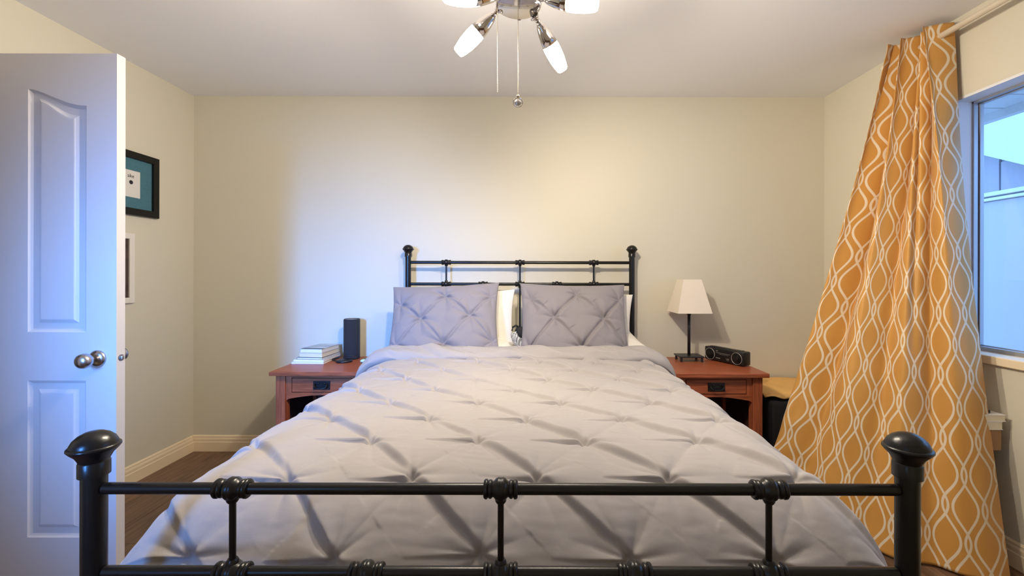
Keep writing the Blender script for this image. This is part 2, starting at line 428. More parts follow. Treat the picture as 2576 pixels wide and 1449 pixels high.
# ------------------------------------------------------------------ door leaf, open at a right angle to the left wall
YD = 1.62
XH, XE = XL + 0.003, -1.535
door = struct(bpy.data.objects.new('door_1', None)); C.objects.link(door); door.location = (XH, YD, 0)
def dpart(name, bm, m, parent=None, sm=False):
    o = obj(name, bm, m, parent or door, sm)
    if parent is None: o.matrix_parent_inverse = Matrix.Translation((-XH, -YD, 0))
    return o
D0, D1, DB = 0.012, 2.035, 0.035
REC = 0.009
bm = BM(); box(bm, XH, XE, YD + REC, YD + DB - REC, D0, D1); dpart('core', bm, 'door')
XC = (33 - 1326) * 1.62 / 1090
RP = (-1.867, -1.648); LP = (2 * XC - RP[1], 2 * XC - RP[0])
ZU0, ZT, ZTl = 0.993, 1.840, 1.902
ZL0, ZL1 = 0.225, 0.812
def arch(x):      # lower edge of the top rail, over either panel
    a = abs(x - XC); t = (a - (RP[0] - XC)) / (RP[1] - RP[0]); t = min(max(t, 0), 1)
    return ZT + (ZTl - ZT) * (0.5 + 0.5 * math.cos(PI * t ** 0.85))
def both(f):
    f(YD, YD + REC); f(YD + DB - REC, YD + DB)
def face(name, poly):
    for (a, b_) in ((YD, YD + REC), (YD + DB - REC, YD + DB)):
        bm = BM(); prism(bm, poly, a, b_, 'xz'); dpart(name, bm, 'door')
def rect(a, b_, c, d): return [(a, c), (b_, c), (b_, d), (a, d)]
face('stile', rect(XH, LP[0], D0, D1)); face('stile', rect(RP[1], XE, D0, D1)); face('stile', rect(LP[1], RP[0], D0, D1))
for P2 in (LP, RP):
    face('rail', rect(P2[0], P2[1], D0, ZL0)); face('rail', rect(P2[0], P2[1], ZL1, ZU0))
    xs = np.linspace(P2[0], P2[1], 17)
    face('rail', [(x, arch(x)) for x in xs] + [(P2[1], D1), (P2[0], D1)])
def panel(P2, z0, topf):
    """raised field with sloping moulding inside the recess, on the camera side and the back"""
    for side in (0, 1):
        yo, s = (YD, 1) if side == 0 else (YD + DB, -1)
        xs = np.linspace(0, 1, 17)
        def outline(ins, dep):
            x0, x1 = P2[0] + ins, P2[1] - ins
            pts = [(x0, z0 + ins), (x1, z0 + ins)]
            for t in xs[::-1]:
                x = x0 + (x1 - x0) * t
                pts.append((x, topf(P2[0] + (P2[1] - P2[0]) * t) - ins))
            return [(x, yo + s * dep, z) for x, z in pts]
        rings = [outline(-0.0, 0.0002), outline(0.012, REC - 0.0005), outline(0.034, REC - 0.0007), outline(0.046, 0.0018), outline(0.05, 0.0012)]
        bm = BM(); R = [[bm.verts.new(p) for p in r] for r in rings]
        for A, B in zip(R, R[1:]):
            for k in range(len(A)):
                j = (k + 1) % len(A); bm.faces.new((A[k], A[j], B[j], B[k]))
        bm.faces.new(R[-1]); dpart('panel', bm, 'door')
for P2 in (LP, RP):
    panel(P2, ZU0, arch); panel(P2, ZL0, lambda x: ZL1)
KX, KZ = -1.604, 0.895
for s, y0 in ((-1, YD), (1, YD + DB)):
    bm = BM(); lathe(bm, [(0.0, 0.014), (0.018, 0.014), (0.027, 0.010), (0.0315, 0.004), (0.0315, 0)], (KX, y0, KZ), (0, s, 0), 32)
    rose = dpart('rosette', bm, 'nickel', None, True)
    bm = BM(); lathe(bm, [(0.011, 0.010), (0.011, 0.024), (0.018, 0.030), (0.0255, 0.041), (0.0275, 0.052), (0.0255, 0.062), (0.018, 0.069), (0.008, 0.072), (0, 0.0725)], (KX, y0, KZ), (0, s, 0), 32)
    k = dpart('knob', bm, 'nickel', None, True)
bm = BM(); lathe(bm, [(0.0125, 0), (0.0125, 0.0015), (0.0, 0.0018)], (XE - 0.0004, YD + 0.0185, KZ), (1, 0, 0), 20)
dpart('latch_plate', bm, 'nickel')
bm = BM(); box(bm, XE, XE + 0.009, YD + 0.0125, YD + 0.0245, KZ - 0.007, KZ + 0.007, 0.003); dpart('latch_bolt', bm, 'nickel')

# ------------------------------------------------------------------ iron bed
BXL, BXR, YH, YFt = -0.7905, 0.696, 2.88, 0.792
BCX = (BXL + BXR) / 2
bed = thing('iron_bed', 'black wrought iron bed with ball-topped posts and ringed castings', 'bed', (BCX, (YH + YFt) / 2, 0))
BINV = Matrix.Translation((-BCX, -(YH + YFt) / 2, 0))
def bpart(name, bm, m='iron', parent=None):
    o = obj(name, bm, m, parent or bed, True)
    if parent is None: o.matrix_parent_inverse = BINV
    me = o.data
    try: me.set_sharp_from_angle(angle=math.radians(50))
    except Exception: pass
    return o
def finial_prof(zr, s=1.0):
    base = [(0.0228, -0.052), (0.0228, -0.028), (0.0214, -0.026), (0.0228, -0.022), (0.0270, -0.014), (0.0345, -0.006), (0.0378, -0.0015), (0.0376, 0.0015),
            (0.0356, 0.0032), (0.0340, 0.0038), (0.0335, 0.0070), (0.0300, 0.0140), (0.0228, 0.0212), (0.0135, 0.0263), (0.0062, 0.0282), (0, 0.0286)]
    return [(r * s, zr + z * s) for r, z in base]
for (yy, zr) in ((YFt, 0.897), (YH, 1.379)):
    for xx in (BXL, BXR):
        bm = BM(); lathe(bm, [(0.0187, 0.0), (0.0187, zr - 0.03)], (xx, yy, 0), (0, 0, 1), 32); bpart('post', bm)
        s = 1.0
        bm = BM(); lathe(bm, finial_prof(zr, s), (xx, yy, 0), (0, 0, 1), 40); bpart('finial', bm)
xs3 = [BCX - 0.49, BCX, BCX + 0.49]; xs5 = [BCX - 0.49, BCX - 0.245, BCX, BCX + 0.245, BCX + 0.49]
CAST = [(0.0125, -0.036), (0.017, -0.036), (0.0195, -0.033), (0.0195, -0.029), (0.0165, -0.0265), (0.0185, -0.024), (0.0185, -0.020), (0.0155, -0.017),
        (0.0160, -0.0145), (0.0205, -0.0105), (0.0232, -0.005), (0.0225, -0.0012), (0.0222, 0.0), (0.0225, 0.0012), (0.0232, 0.005), (0.0205, 0.0105), (0.0160, 0.0145), (0.0155, 0.017),
        (0.0185, 0.020), (0.0185, 0.024), (0.0165, 0.0265), (0.0195, 0.029), (0.0195, 0.033), (0.017, 0.036), (0.0125, 0.036)]
def casting(x, y, z, down=True, up=False):
    bm = BM(); lathe(bm, [(r_ * 0.88, t_ * 0.86) for r_, t_ in CAST], (x, y, z), (1, 0, 0), 28)
    if down: lathe(bm, [(0.0105, 0.010), (0.0105, 0.021), (0.008, 0.025)], (x, y, z), (0, 0, -1), 20)
    if up: lathe(bm, [(0.0105, 0.010), (0.0105, 0.021), (0.008, 0.025)], (x, y, z), (0, 0, 1), 20)
    bpart('casting', bm)
for (yy, z1, z2, z3) in ((YFt, 0.8205, 0.668, 0.33), (YH, 1.291, 1.147, 0.42)):
    for z in (z1, z2, z3):
        bm = BM(); rod(bm, (BXL + 0.02, yy, z), (BXR - 0.02, yy, z), 0.0103, 20); bpart('rail', bm)
    for x in xs3:
        bm = BM(); rod(bm, (x, yy, z2), (x, yy, z1), 0.0058, 14); bpart('spindle', bm)
        casting(x, yy, z1, True, False)
    for x in xs5:
        bm = BM(); rod(bm, (x, yy, z3), (x, yy, z2), 0.0058, 14); bpart('spindle', bm)
        casting(x, yy, z2, True, x in xs3)
        casting(x, yy, z3, False, True)
for xx in (BXL + 0.01, BXR - 0.01):
    bm = BM(); box(bm, xx - 0.012, xx + 0.012, YFt + 0.02, YH - 0.02, 0.27, 0.33, 0.003); bpart('side_rail', bm)
for k in range(5):
    yy = YFt + 0.25 + k * 0.4
    bm = BM(); box(bm, BXL + 0.02, BXR - 0.02, yy - 0.03, yy + 0.03, 0.255, 0.275, 0.003); bpart('slat', bm, 'darkwood')
bm = BM(); box(bm, BXL + 0.035, BXR - 0.035, 0.93, 2.84, 0.276, 0.46, 0.02); tag(obj('box_spring', bm, 'mattress'), 'pale box spring lying in the iron bed under the mattress', 'box spring')
bm = BM(); box(bm, BXL + 0.03, BXR - 0.03, 0.965, 2.845, 0.461, 0.668, 0.06, 4); tag(obj('mattress', bm, 'mattress', None, True), 'pale mattress under the grey pintuck duvet', 'mattress')

# ------------------------------------------------------------------ duvet
def resample(pts, n, ext=0.0):
    pts = np.array(pts, float)
    # smooth by dense linear sampling and averaging
    d = np.r_[0, np.cumsum(np.hypot(*np.diff(pts, axis=0).T))]
    t = np.linspace(0, d[-1], 1200)
    P = np.stack([np.interp(t, d, pts[:, 0]), np.interp(t, d, pts[:, 1])], 1)
    k = 71; ker = np.hanning(k + 2)[1:-1]; ker /= ker.sum()
    Pp = np.vstack([P[0] - (P[1] - P[0]) * np.arange(k // 2, 0, -1)[:, None], P, P[-1] + (P[-1] - P[-2]) * np.arange(1, k // 2 + 1)[:, None]])
    P = np.stack([np.convolve(Pp[:, j], ker, 'valid') for j in (0, 1)], 1)
    d = np.r_[0, np.cumsum(np.hypot(*np.diff(P, axis=0).T))]
    t = np.linspace(0, d[-1], n)
    return t, np.interp(t, d, P[:, 0]), np.interp(t, d, P[:, 1])

ZTOP = 0.748
NB, NA = 680, 640
# along the bed: (y, drop)
tb, yb, db = resample([(2.52, 0.0), (1.12, 0.0), (1.03, 0.012), (0.955, 0.055), (0.905, 0.115), (0.868, 0.19), (0.85, 0.30), (0.845, 0.40)], NB)
th, oh, dh = resample([(0, 0), (0.66, 0.0), (0.735, 0.022), (0.785, 0.075), (0.825, 0.17), (0.855, 0.30), (0.875, 0.44)], NA // 2)
a = np.r_[-th[:0:-1], th]; ox = np.r_[-oh[:0:-1], oh]; dx = np.r_[dh[:0:-1], dh]
A_, B_ = np.meshgrid(a, tb); OX, YY = np.meshgrid(ox, yb); DX, DYY = np.meshgrid(dx, db)
drop = (DX ** 2.2 + DYY ** 2.2) ** (1 / 2.2)
headness = np.clip((YY - 0.9) / 1.5, 0, 1)
X = BCX + OX * (1 + 0.015 * noise2(B_, A_ * 0, 3, 2, 0.8)) + 0.03 * np.sign(OX) * np.clip(np.abs(OX) - 0.6, 0, 1) * (0.4 - headness)
Y = YY + 0.0 * OX
Z = ZTOP - drop + 0.006 * noise2(X, Y, 11, 2, 1.2) + 0.016 * headness * np.exp(-(OX / 0.9) ** 4)
# the foot face does not pull in at the sides
# tuft lattice in cloth coordinates
yline = tb[-1] - B_  # distance from the free foot edge
b_of_y = np.interp(1.023, yb[::-1], tb[::-1])     # arc position of the row just above the foot edge
rows = (b_of_y - B_) / 0.1685
S = 0.305
off = 0.035 + BCX * 0 - 0.12 * (-(B_ - b_of_y)) - BCX
p = (A_ - off) / S
# slight irregularity of the hand-placed tufts
p = p + 0.05 * noise2(B_, A_, 21, 2, 1.1); rows = rows + 0.06 * noise2(A_, B_, 22, 2, 1.3)
I = p + rows / 2; J = p - rows / 2
fi = I - np.floor(I); fj = J - np.floor(J)
tt = np.clip(fi / 0.092, 0, 1); fI = tt * tt * (3 - 2 * tt) * (1 - fi) ** 0.75
gJ = np.sin(PI * fj) ** 0.55
amp = 1 + 0.45 * noise2(A_, B_, 31, 2, 0.9)
hgt = 0.0165 * fI * (0.45 + 0.55 * gJ) * np.clip(amp, 0.45, 1.6)
# nearest tuft
ri = np.round(I); rj = np.round(J)
di = I - ri; dj = J - rj
du = (di + dj) / 2 * S; dv = (di - dj) * 0.1685
rr_ = np.hypot(du, dv) + 1e-6
ang = np.arctan2(dv, du)
rnd = np.sin(ri * 12.9898 + rj * 78.233) * 43758.5453; rnd = rnd - np.floor(rnd)
hgt += -0.010 * np.exp(-(rr_ / 0.012) ** 2)
star = 2.2 * np.abs(np.cos(3.5 * ang + rnd * 6.28)) - 1.4 + 1.0 * np.abs(np.cos(2 * ang + rnd * 17)) - 0.6
hgt += 0.0034 * star * (rr_ / 0.035) * np.exp(1 - rr_ / 0.035) * 0.75
# the pinched pleat: a short slit running from each tuft towards the door side
win_ = np.clip(-du / 0.015, 0, 1) * np.exp(-(np.clip(-du, 0, 1) / (0.07 + 0.05 * rnd)) ** 1.5)
hgt += 0.0115 * win_ * np.where(dv > 0, np.exp(-dv / 0.03), np.exp(-(dv / 0.0025) ** 2)) - 0.006 * win_ * np.exp(-((dv + 0.004) / 0.004) ** 2)
win2 = np.clip(du / 0.015, 0, 1) * np.exp(-np.clip(du, 0, 1) / 0.03)
hgt += 0.004 * win2 * np.where(dv > 0, np.exp(-dv / 0.02), np.exp(-(dv / 0.006) ** 2))
hgt += 0.0014 * noise2(A_, B_, 41, 3, 5.0) + 0.0004 * noise2(A_ * 0.6, B_ * 1.8, 43, 2, 16)
# normals of the base surface
def normals(X, Y, Z):
    Xu, Xv = np.gradient(X); Yu, Yv = np.gradient(Y); Zu, Zv = np.gradient(Z)
    nx = Yu * Zv - Zu * Yv; ny = Zu * Xv - Xu * Zv; nz = Xu * Yv - Yu * Xv
    l = np.sqrt(nx * nx + ny * ny + nz * nz) + 1e-12
    return nx / l, ny / l, nz / l
nx, ny, nz = normals(X, Y, Z)
s = np.sign(nz[NB // 2, NA // 2]); nx, ny, nz = nx * s, ny * s, nz * s
duv = grid_mesh('duvet', X + nx * hgt, Y + ny * hgt, Z + nz * hgt, 'duvet')
tag(duv, 'grey pintuck duvet spread over the iron bed, pinched into diamonds', 'duvet')
# the turned-back edge below the pillows
nu, nv = 300, 60
u = np.linspace(-1, 1, nu); v = np.linspace(0, 1, nv)
U, V = np.meshgrid(u, v)
tl_, ol, dl_ = resample([(0, 0), (0.70, 0.0), (0.78, 0.022), (0.835, 0.075), (0.865, 0.17), (0.885, 0.26)], nu // 2)
OXf = np.interp(np.abs(U) * tl_[-1], tl_, ol) * np.sign(U); DXf = np.interp(np.abs(U) * tl_[-1], tl_, dl_)
arcU = U * tl_[-1]
wob = noise2(arcU, V * 0.05, 51, 3, 1.4)
prof_y = np.interp(v, [0, 0.06, 0.14, 0.3, 0.55, 0.8, 1.0], [2.300, 2.278, 2.272, 2.30, 2.39, 2.49, 2.53])
prof_z = np.interp(v, [0, 0.06, 0.14, 0.3, 0.55, 0.8, 1.0], [-0.030, -0.010, 0.014, 0.041, 0.052, 0.036, -0.03])
k = np.hanning(9); k /= k.sum()
prof_y = np.r_[prof_y[:4], np.convolve(prof_y, k, 'valid'), prof_y[-4:]]; prof_z = np.r_[prof_z[:4], np.convolve(prof_z, k, 'valid'), prof_z[-4:]]
PY = prof_y[:, None] + 0.022 * wob * (1 - V) + 0.03 * np.clip(np.abs(U) - 0.75, 0, 1) * (1 - V)
PZ = prof_z[:, None] * (1 + 0.25 * noise2(arcU, V, 53, 2, 1.7))
fold = 0.013 * noise2(arcU * 1.4 + V * 0.5, V * 0.30 + arcU * 0.25, 55, 3, 3.2) * np.sin(PI * np.clip(V * 1.1, 0, 1))
crease = -0.018 * np.exp(-((V - 0.45 - 0.35 * np.sin(arcU * 5 + 1)) / 0.06) ** 2) * np.clip(np.sin(arcU * 9), 0, 1)
Xf = BCX - 0.008 + OXf; Yf = PY; Zf = ZTOP + 0.014 + PZ - DXf + fold + crease
fo = grid_mesh('turned_back_edge', Xf, Yf, Zf, 'duvet', duv)

# ------------------------------------------------------------------ pillows
def pillow(name, W_, H_, T_, material, center, lean, yaw=0.0, roll=0.0, tufts=None, seed=0, bow=0.065, parent=None, sag=0.0, n=170):
    u = np.linspace(-1, 1, n); U, V = np.meshgrid(u, u)
    # denser towards the rim
    U = np.sin(U * PI / 2) * 0.55 + U * 0.45; V = np.sin(V * PI / 2) * 0.55 + V * 0.45
    X = W_ / 2 * U * (1 - bow * (1 - V ** 2)); Zl = H_ / 2 * V * (1 - bow * 1.1 * (1 - U ** 2))
    th_ = ((1 - np.abs(U) ** 2.4) * (1 - np.abs(V) ** 2.4)).clip(0) ** 0.48
    nz_ = noise2(X, Zl, seed + 1, 3, 2.5)
    front = -T_ / 2 * th_ - 0.012 * nz_ * th_
    back = T_ / 2 * th_ + 0.006 * nz_ * th_
    if tufts:
        D = np.full_like(X, 9.0); K = np.zeros_like(X); AN = np.zeros_like(X)
        for q, (tu, tv) in enumerate(tufts):
            ddx = X - tu * W_ / 2; ddz = Zl - tv * H_ / 2; d = np.hypot(ddx, ddz)
            m_ = d < D; D = np.where(m_, d, D); K = np.where(m_, q, K); AN = np.where(m_, np.arctan2(ddz, ddx), AN)
        ph = np.sin(K * 37.7 + seed) * 20
        star = 2.2 * np.abs(np.cos(3 * AN + ph)) - 1.4 + np.abs(np.cos(2 * AN + 2 * ph)) - 0.6
        dsp = -0.036 * np.exp(-(D / 0.035) ** 1.3) + 0.0062 * star * (D / 0.035) * np.exp(1 - D / 0.035) + 0.01
        # creases from tuft to tuft
        for q, t1 in enumerate(tufts):
            for t2 in tufts[q + 1:]:
                a_ = np.array([t1[0] * W_ / 2, t1[1] * H_ / 2]); b2 = np.array([t2[0] * W_ / 2, t2[1] * H_ / 2]); L = np.hypot(*(b2 - a_))
                if L > 0.24: continue
                ex = (b2 - a_) / L
                al = (X - a_[0]) * ex[0] + (Zl - a_[1]) * ex[1]; pe = -(X - a_[0]) * ex[1] + (Zl - a_[1]) * ex[0]
                on = np.clip(al / 0.02, 0, 1) * np.clip((L - al) / 0.02, 0, 1)
                dsp += -0.010 * on * np.exp(-(pe / 0.0075) ** 2) + 0.005 * on * np.exp(-((pe - 0.02) / 0.014) ** 2)
        front = front - dsp * np.clip(th_ * 1.4, 0, 1)
    else:
        front = front - 0.006 * noise2(X * 1.2, Zl, seed + 5, 3, 4) * th_
    co = []
    def emitg(Yl):
        return np.stack([X, Yl - sag * np.sin(PI * (V + 1) / 2), Zl], -1).reshape(-1, 3)
    F = emitg(front); Bk = emitg(back)
    i = np.arange(n * n).reshape(n, n)
    f1 = np.stack([i[:-1, :-1], i[:-1, 1:], i[1:, 1:], i[1:, :-1]], -1).reshape(-1, 4)
    f2 = f1[:, ::-1] + n * n
    me = bpy.data.meshes.new(name); me.from_pydata(np.vstack([F, Bk]).tolist(), [], np.vstack([f1, f2]).tolist())
    bm = bmesh.new(); bm.from_mesh(me); bmesh.ops.remove_doubles(bm, verts=bm.verts, dist=0.0008)
    bm.to_mesh(me); bm.free()
    for p_ in me.polygons: p_.use_smooth = True
    me.materials.append(M[material])
    o = bpy.data.objects.new(name, me); C.objects.link(o)
    # the local front faces -Y; lean tips the top backwards (+Y)
    o.matrix_world = Matrix.Translation(center) @ Matrix.Rotation(yaw, 4, 'Z') @ Matrix.Rotation(lean, 4, 'X') @ Matrix.Rotation(roll, 4, 'Y')
    return o
R = math.radians
tg = 'grey pintuck pillows'
p1 = pillow('pintuck_pillow', 0.665, 0.520, 0.155, 'sham', (-0.495, 2.602, 0.921), R(-30), R(0), R(-3.0),
            [(-0.80, 0.46), (0.02, 0.60), (0.84, 0.56), (-0.40, 0.05), (0.47, 0.06), (-0.82, -0.55), (0.02, -0.58), (0.86, -0.55)], 3)
tag(p1, 'grey pintuck pillow nearer the books and speaker', 'pillow', tg)
p2 = pillow('pintuck_pillow', 0.655, 0.550, 0.155, 'sham', (0.280, 2.592, 0.914), R(-30), R(0), R(0.8),
            [(-0.80, 0.55), (0.05, 0.64), (0.86, 0.56), (-0.37, 0.06), (0.52, 0.06), (-0.80, -0.60), (0.10, -0.58), (0.88, -0.55)], 9)
tag(p2, 'grey pintuck pillow nearer the table lamp', 'pillow', tg)
wg = 'white pillows behind the grey ones'
p3 = pillow('white_pillow', 0.66, 0.44, 0.10, 'white_cotton', (-0.405, 2.765, 0.895), R(-13), 0, R(-1), None, 15)
tag(p3, 'white pillow standing behind the grey pillow nearer the books', 'pillow', wg)
p4 = pillow('white_pillow', 0.66, 0.44, 0.11, 'white_cotton', (-0.38, 2.66, 0.755), R(-84), 0, R(0), None, 17)
tag(p4, 'white pillow lying flat under the grey pillow nearer the books', 'pillow', wg)
p5 = pillow('white_pillow', 0.66, 0.44, 0.10, 'white_cotton', (0.345, 2.765, 0.885), R(-13), 0, R(3), None, 19)
tag(p5, 'white pillow standing behind the grey pillow nearer the lamp', 'pillow', wg)
p6 = pillow('white_pillow', 0.70, 0.44, 0.13, 'white_cotton', (0.372, 2.66, 0.79), R(-76), R(6), R(-4), None, 23)
tag(p6, 'white pillow lying under the grey pillow nearer the lamp, corner poking out', 'pillow', wg)

# small houndstooth pouch tucked between the pillows
pouch = thing('pouch', 'small black and white houndstooth pouch tucked between the two grey pillows', 'pouch', (-0.055, 2.60, 0.80))
u_ = np.linspace(-1, 1, 24); U, V = np.meshgrid(u_, u_)
bm = BM(); lathe(bm, [(0, -0.075), (0.022, -0.07), (0.032, -0.05), (0.034, 0.0), (0.030, 0.035), (0.024, 0.05), (0, 0.052)], (0, 0, 0.02), (-0.45, 0.1, 0.9), 20)
bmesh.ops.scale(bm, verts=bm.verts, vec=(1.0, 0.7, 1)); obj('body', bm, 'houndstooth', pouch, True)
bm = BM(); lathe(bm, [(0.0, 0.028), (0.030, 0.030), (0.036, 0.05), (0.034, 0.075), (0.024, 0.095), (0.0, 0.10)], (0.012, 0, 0.0), (0.05, 0.1, 0.9), 16)
bmesh.ops.scale(bm, verts=bm.verts, vec=(1.0, 0.7, 1)); obj('flap', bm, 'bagblack', pouch, True)
bm = BM(); tube(bm, [(-0.035, 0, 0.075), (-0.03, 0, 0.095), (-0.012, 0, 0.105), (0.005, 0, 0.098)], 0.006, 8); obj('strap', bm, 'bagblack', pouch, True)

# ------------------------------------------------------------------ nightstands (mission style)
NZ = 0.653
def nightstand(label, x0, x1, yfront):
    t = thing('nightstand', label, 'nightstand', ((x0 + x1) / 2, (yfront + 2.945) / 2, 0), 0, 'mission nightstands beside the bed')
    cx, cy = t.location.x, t.location.y; hw = (x1 - x0) / 2; hd = (2.945 - yfront) / 2
    bm = BM(); box(bm, -hw, hw, -hd, hd, NZ - 0.024, NZ, 0.003); obj('top', bm, 'cherry', t)
    lx, ly, lw = hw - 0.025, hd - 0.027, 0.054
    for sx in (-1, 1):
        for sy in (-1, 1):
            x = sx * (lx - lw / 2); y = sy * (ly - lw / 2)
            bm = BM(); box(bm, x - lw / 2, x + lw / 2, y - lw / 2, y + lw / 2, 0, NZ - 0.0245, 0.003); obj('leg', bm, 'cherry_v', t)
    ix = lx - lw
    # front apron with arched lower edge, and the drawer set into it
    pts = [(-ix, 0.478)] + [(x, 0.486 + 0.024 * math.cos(x / ix * PI / 2)) for x in np.linspace(-ix * 0.93, ix * 0.93, 21)] + [(ix, 0.478), (ix, 0.525), (-ix, 0.525)]
    bm = BM(); prism(bm, pts, -ly + 0.012, -ly + 0.032, 'xz'); obj('apron', bm, 'cherry', t)
    for sx in (-1, 1):
        bm = BM(); box(bm, sx * ix - (0.032 if sx > 0 else 0), sx * ix + (0.032 if sx < 0 else 0), -ly + 0.012, -ly + 0.032, 0.525, NZ - 0.0245); obj('apron_stile', bm, 'cherry_v', t)
    bm = BM(); box(bm, -ix + 0.032, ix - 0.032, -ly + 0.012, -ly + 0.032, NZ - 0.042, NZ - 0.0245); obj('top_rail', bm, 'cherry', t)
    dw = ix - 0.035
    bm = BM(); box(bm, -dw, dw, -ly + 0.010, -ly + 0.034, 0.5285, NZ - 0.0455, 0.002); dr = obj('drawer', bm, 'cherry', t)
    zc = (0.5285 + NZ - 0.0455) / 2
    bm = BM(); box(bm, -0.049, 0.049, -ly + 0.006, -ly + 0.0105, zc - 0.025, zc + 0.025, 0.002); obj('back_plate', bm, 'handle', dr)
    bm = BM(); tube(bm, [(-0.034, -ly + 0.001, zc + 0.010), (-0.036, -ly - 0.006, zc - 0.002), (-0.026, -ly - 0.010, zc - 0.013), (0, -ly - 0.011, zc - 0.016), (0.026, -ly - 0.010, zc - 0.013), (0.036, -ly - 0.006, zc - 0.002), (0.034, -ly + 0.001, zc + 0.010)], 0.0038, 10)
    obj('bail_pull', bm, 'handle', dr, True)
    for sx in (-0.018, 0.018):
        bm = BM(); lathe(bm, [(0.006, 0), (0.005, 0.005), (0, 0.007)], (sx, -ly + 0.006, zc + 0.011), (0, -1, 0), 12); obj('rivet', bm, 'handle', dr, True)
    # sides with slats, back panel and lower shelf
    for sx in (-1, 1):
        xx = sx * (lx - lw / 2)
        bm = BM(); box(bm, xx - 0.009, xx + 0.009, -ly + lw, ly - lw, 0.52, NZ - 0.0245); obj('side_rail', bm, 'cherry', t)
        bm = BM(); box(bm, xx - 0.009, xx + 0.009, -ly + lw, ly - lw, 0.10, 0.16); obj('side_rail', bm, 'cherry', t)
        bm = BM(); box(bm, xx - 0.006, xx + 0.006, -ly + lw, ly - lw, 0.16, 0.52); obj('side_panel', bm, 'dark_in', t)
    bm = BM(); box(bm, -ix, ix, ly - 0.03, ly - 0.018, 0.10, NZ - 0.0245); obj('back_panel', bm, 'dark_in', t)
    bm = BM(); box(bm, -lx + 0.02, lx - 0.02, -ly + 0.02, ly - 0.03, 0.135, 0.153); obj('shelf', bm, 'cherry', t)
    return t
nightstand('cherry wood nightstand carrying the books and the speaker', -1.4735, -0.900, 2.471)
nightstand('cherry wood nightstand carrying the table lamp and the radio', 0.80, 1.373, 2.449)

# ------------------------------------------------------------------ table lamp
lx_, ly_ = 1.056, 2.825
lamp = thing('table_lamp', 'black table lamp with square tapered cream shade', 'lamp', (lx_, ly_, NZ))
for sx in (-0.066, 0.066):
    for sy in (-0.048, 0.048):
        bm = BM(); box(bm, sx - 0.006, sx + 0.006, sy - 0.006, sy + 0.006, 0, 0.028, 0.001); obj('foot', bm, 'blackmetal', lamp)
bm = BM(); box(bm, -0.078, 0.078, -0.06, 0.06, 0.0275, 0.036, 0.001); obj('base', bm, 'blackmetal', lamp)
bm = BM(); rod(bm, (0, 0, 0.036), (0, 0, 0.36), 0.0095, 16); obj('pole', bm, 'blackmetal', lamp, True)
bm = BM(); rod(bm, (0, 0, 0.298), (0, 0, 0.335), 0.0125, 16); rod(bm, (0.012, 0, 0.314), (0.026, -0.004, 0.314), 0.003, 8); obj('switch', bm, 'blackmetal', lamp, True)
bm = BM()
zb, zt, b0, b1, th2 = 0.315, 0.529, 0.1085, 0.058, 0.003
def ringv(h, z): return [bm.verts.new((x * h, y * h, z)) for x, y in ((-1, -1), (1, -1), (1, 1), (-1, 1))]
r0, r1, r2, r3 = ringv(b0, zb), ringv(b1, zt), ringv(b1 - th2, zt), ringv(b0 - th2, zb)
for A, B in ((r0, r1), (r1, r2), (r2, r3), (r3, r0)):
    for k in range(4): bm.faces.new((A[k], A[(k + 1) % 4], B[(k + 1) % 4], B[k]))
obj('shade', bm, 'shade', lamp)
bm = BM(); rod(bm, (-b1 + 0.002, 0, zt - 0.006), (b1 - 0.002, 0, zt - 0.006), 0.002, 8); rod(bm, (0, -b1 + 0.002, zt - 0.006), (0, b1 - 0.002, zt - 0.006), 0.002, 8); rod(bm, (0, 0, 0.36), (0, 0, zt - 0.006), 0.003, 8); obj('shade_spider', bm, 'blackmetal', lamp)

# ------------------------------------------------------------------ radio cassette player
RL, RD, RH = 0.285, 0.072, 0.088
rp0, rp1 = Vector((1.178, 2.875, 0)), Vector((1.308, 2.622, 0))
rang = math.atan2(rp1.y - rp0.y, rp1.x - rp0.x)
mid = (rp0 + rp1) / 2
radio = thing('radio', 'small black portable radio with two round speakers beside the lamp', 'radio', (mid.x, mid.y, NZ), rang)
bm = BM(); box(bm, -RL / 2, RL / 2, 0, RD, 0.004, RH, 0.008, 3); obj('case', bm, 'plastic', radio, True)
bm = BM(); box(bm, -RL / 2 + 0.03, RL / 2 - 0.03, 0.02, 0.055, RH - 0.001, RH + 0.003, 0.001); obj('top_deck', bm, 'handle', radio)
for sx in (-1, 1):
    cx = sx * 0.098
    bm = BM(); lathe(bm, [(0.037, 0.0), (0.037, 0.0025), (0.035, 0.003), (0.0345, 0.0)], (cx, 0.0005, RH / 2), (0, -1, 0), 36, False); sp = obj('speaker_ring', bm, 'silver', radio, True)
    bm = BM(); lathe(bm, [(0.0345, 0.0015), (0.018, -0.001), (0.012, 0.001), (0.006, 0.0025), (0, 0.003)], (cx, 0.0005, RH / 2), (0, -1, 0), 36); obj('speaker_cone', bm, 'plastic', sp, True)
for k in range(4):
    bm = BM(); box(bm, -0.1 + k * 0.06, -0.085 + k * 0.06, 0.012, 0.06, 0, 0.005); obj('foot', bm, 'plastic', radio)
def rflat(name, x0, x1, z0, z1, shear=0.0):
    bm = BM(); prism(bm, [(x0, z0), (x1, z0), (x1 + shear, z1), (x0 + shear, z1)], -0.0008, 0.0005, 'xz'); return obj(name, bm, 'silver', radio)
rflat('dial_line', -0.052, 0.052, 0.058, 0.0597)
rflat('name_bar', -0.053, -0.02, 0.0235, 0.0275)
for k in range(8): rflat('dial_tick', -0.026 + k * 0.0085, -0.0235 + k * 0.0085, 0.050, 0.0535)
TM = Matrix.Translation((-0.043, -0.0009, 0.0705)) @ Matrix.Rotation(R(90), 4, 'X')
text_mesh('logo_lettering', 'JVC', 0.010, 'silver', TM, radio)
TM = Matrix.Translation((0.034, -0.0009, 0.024)) @ Matrix.Rotation(R(90), 4, 'X')
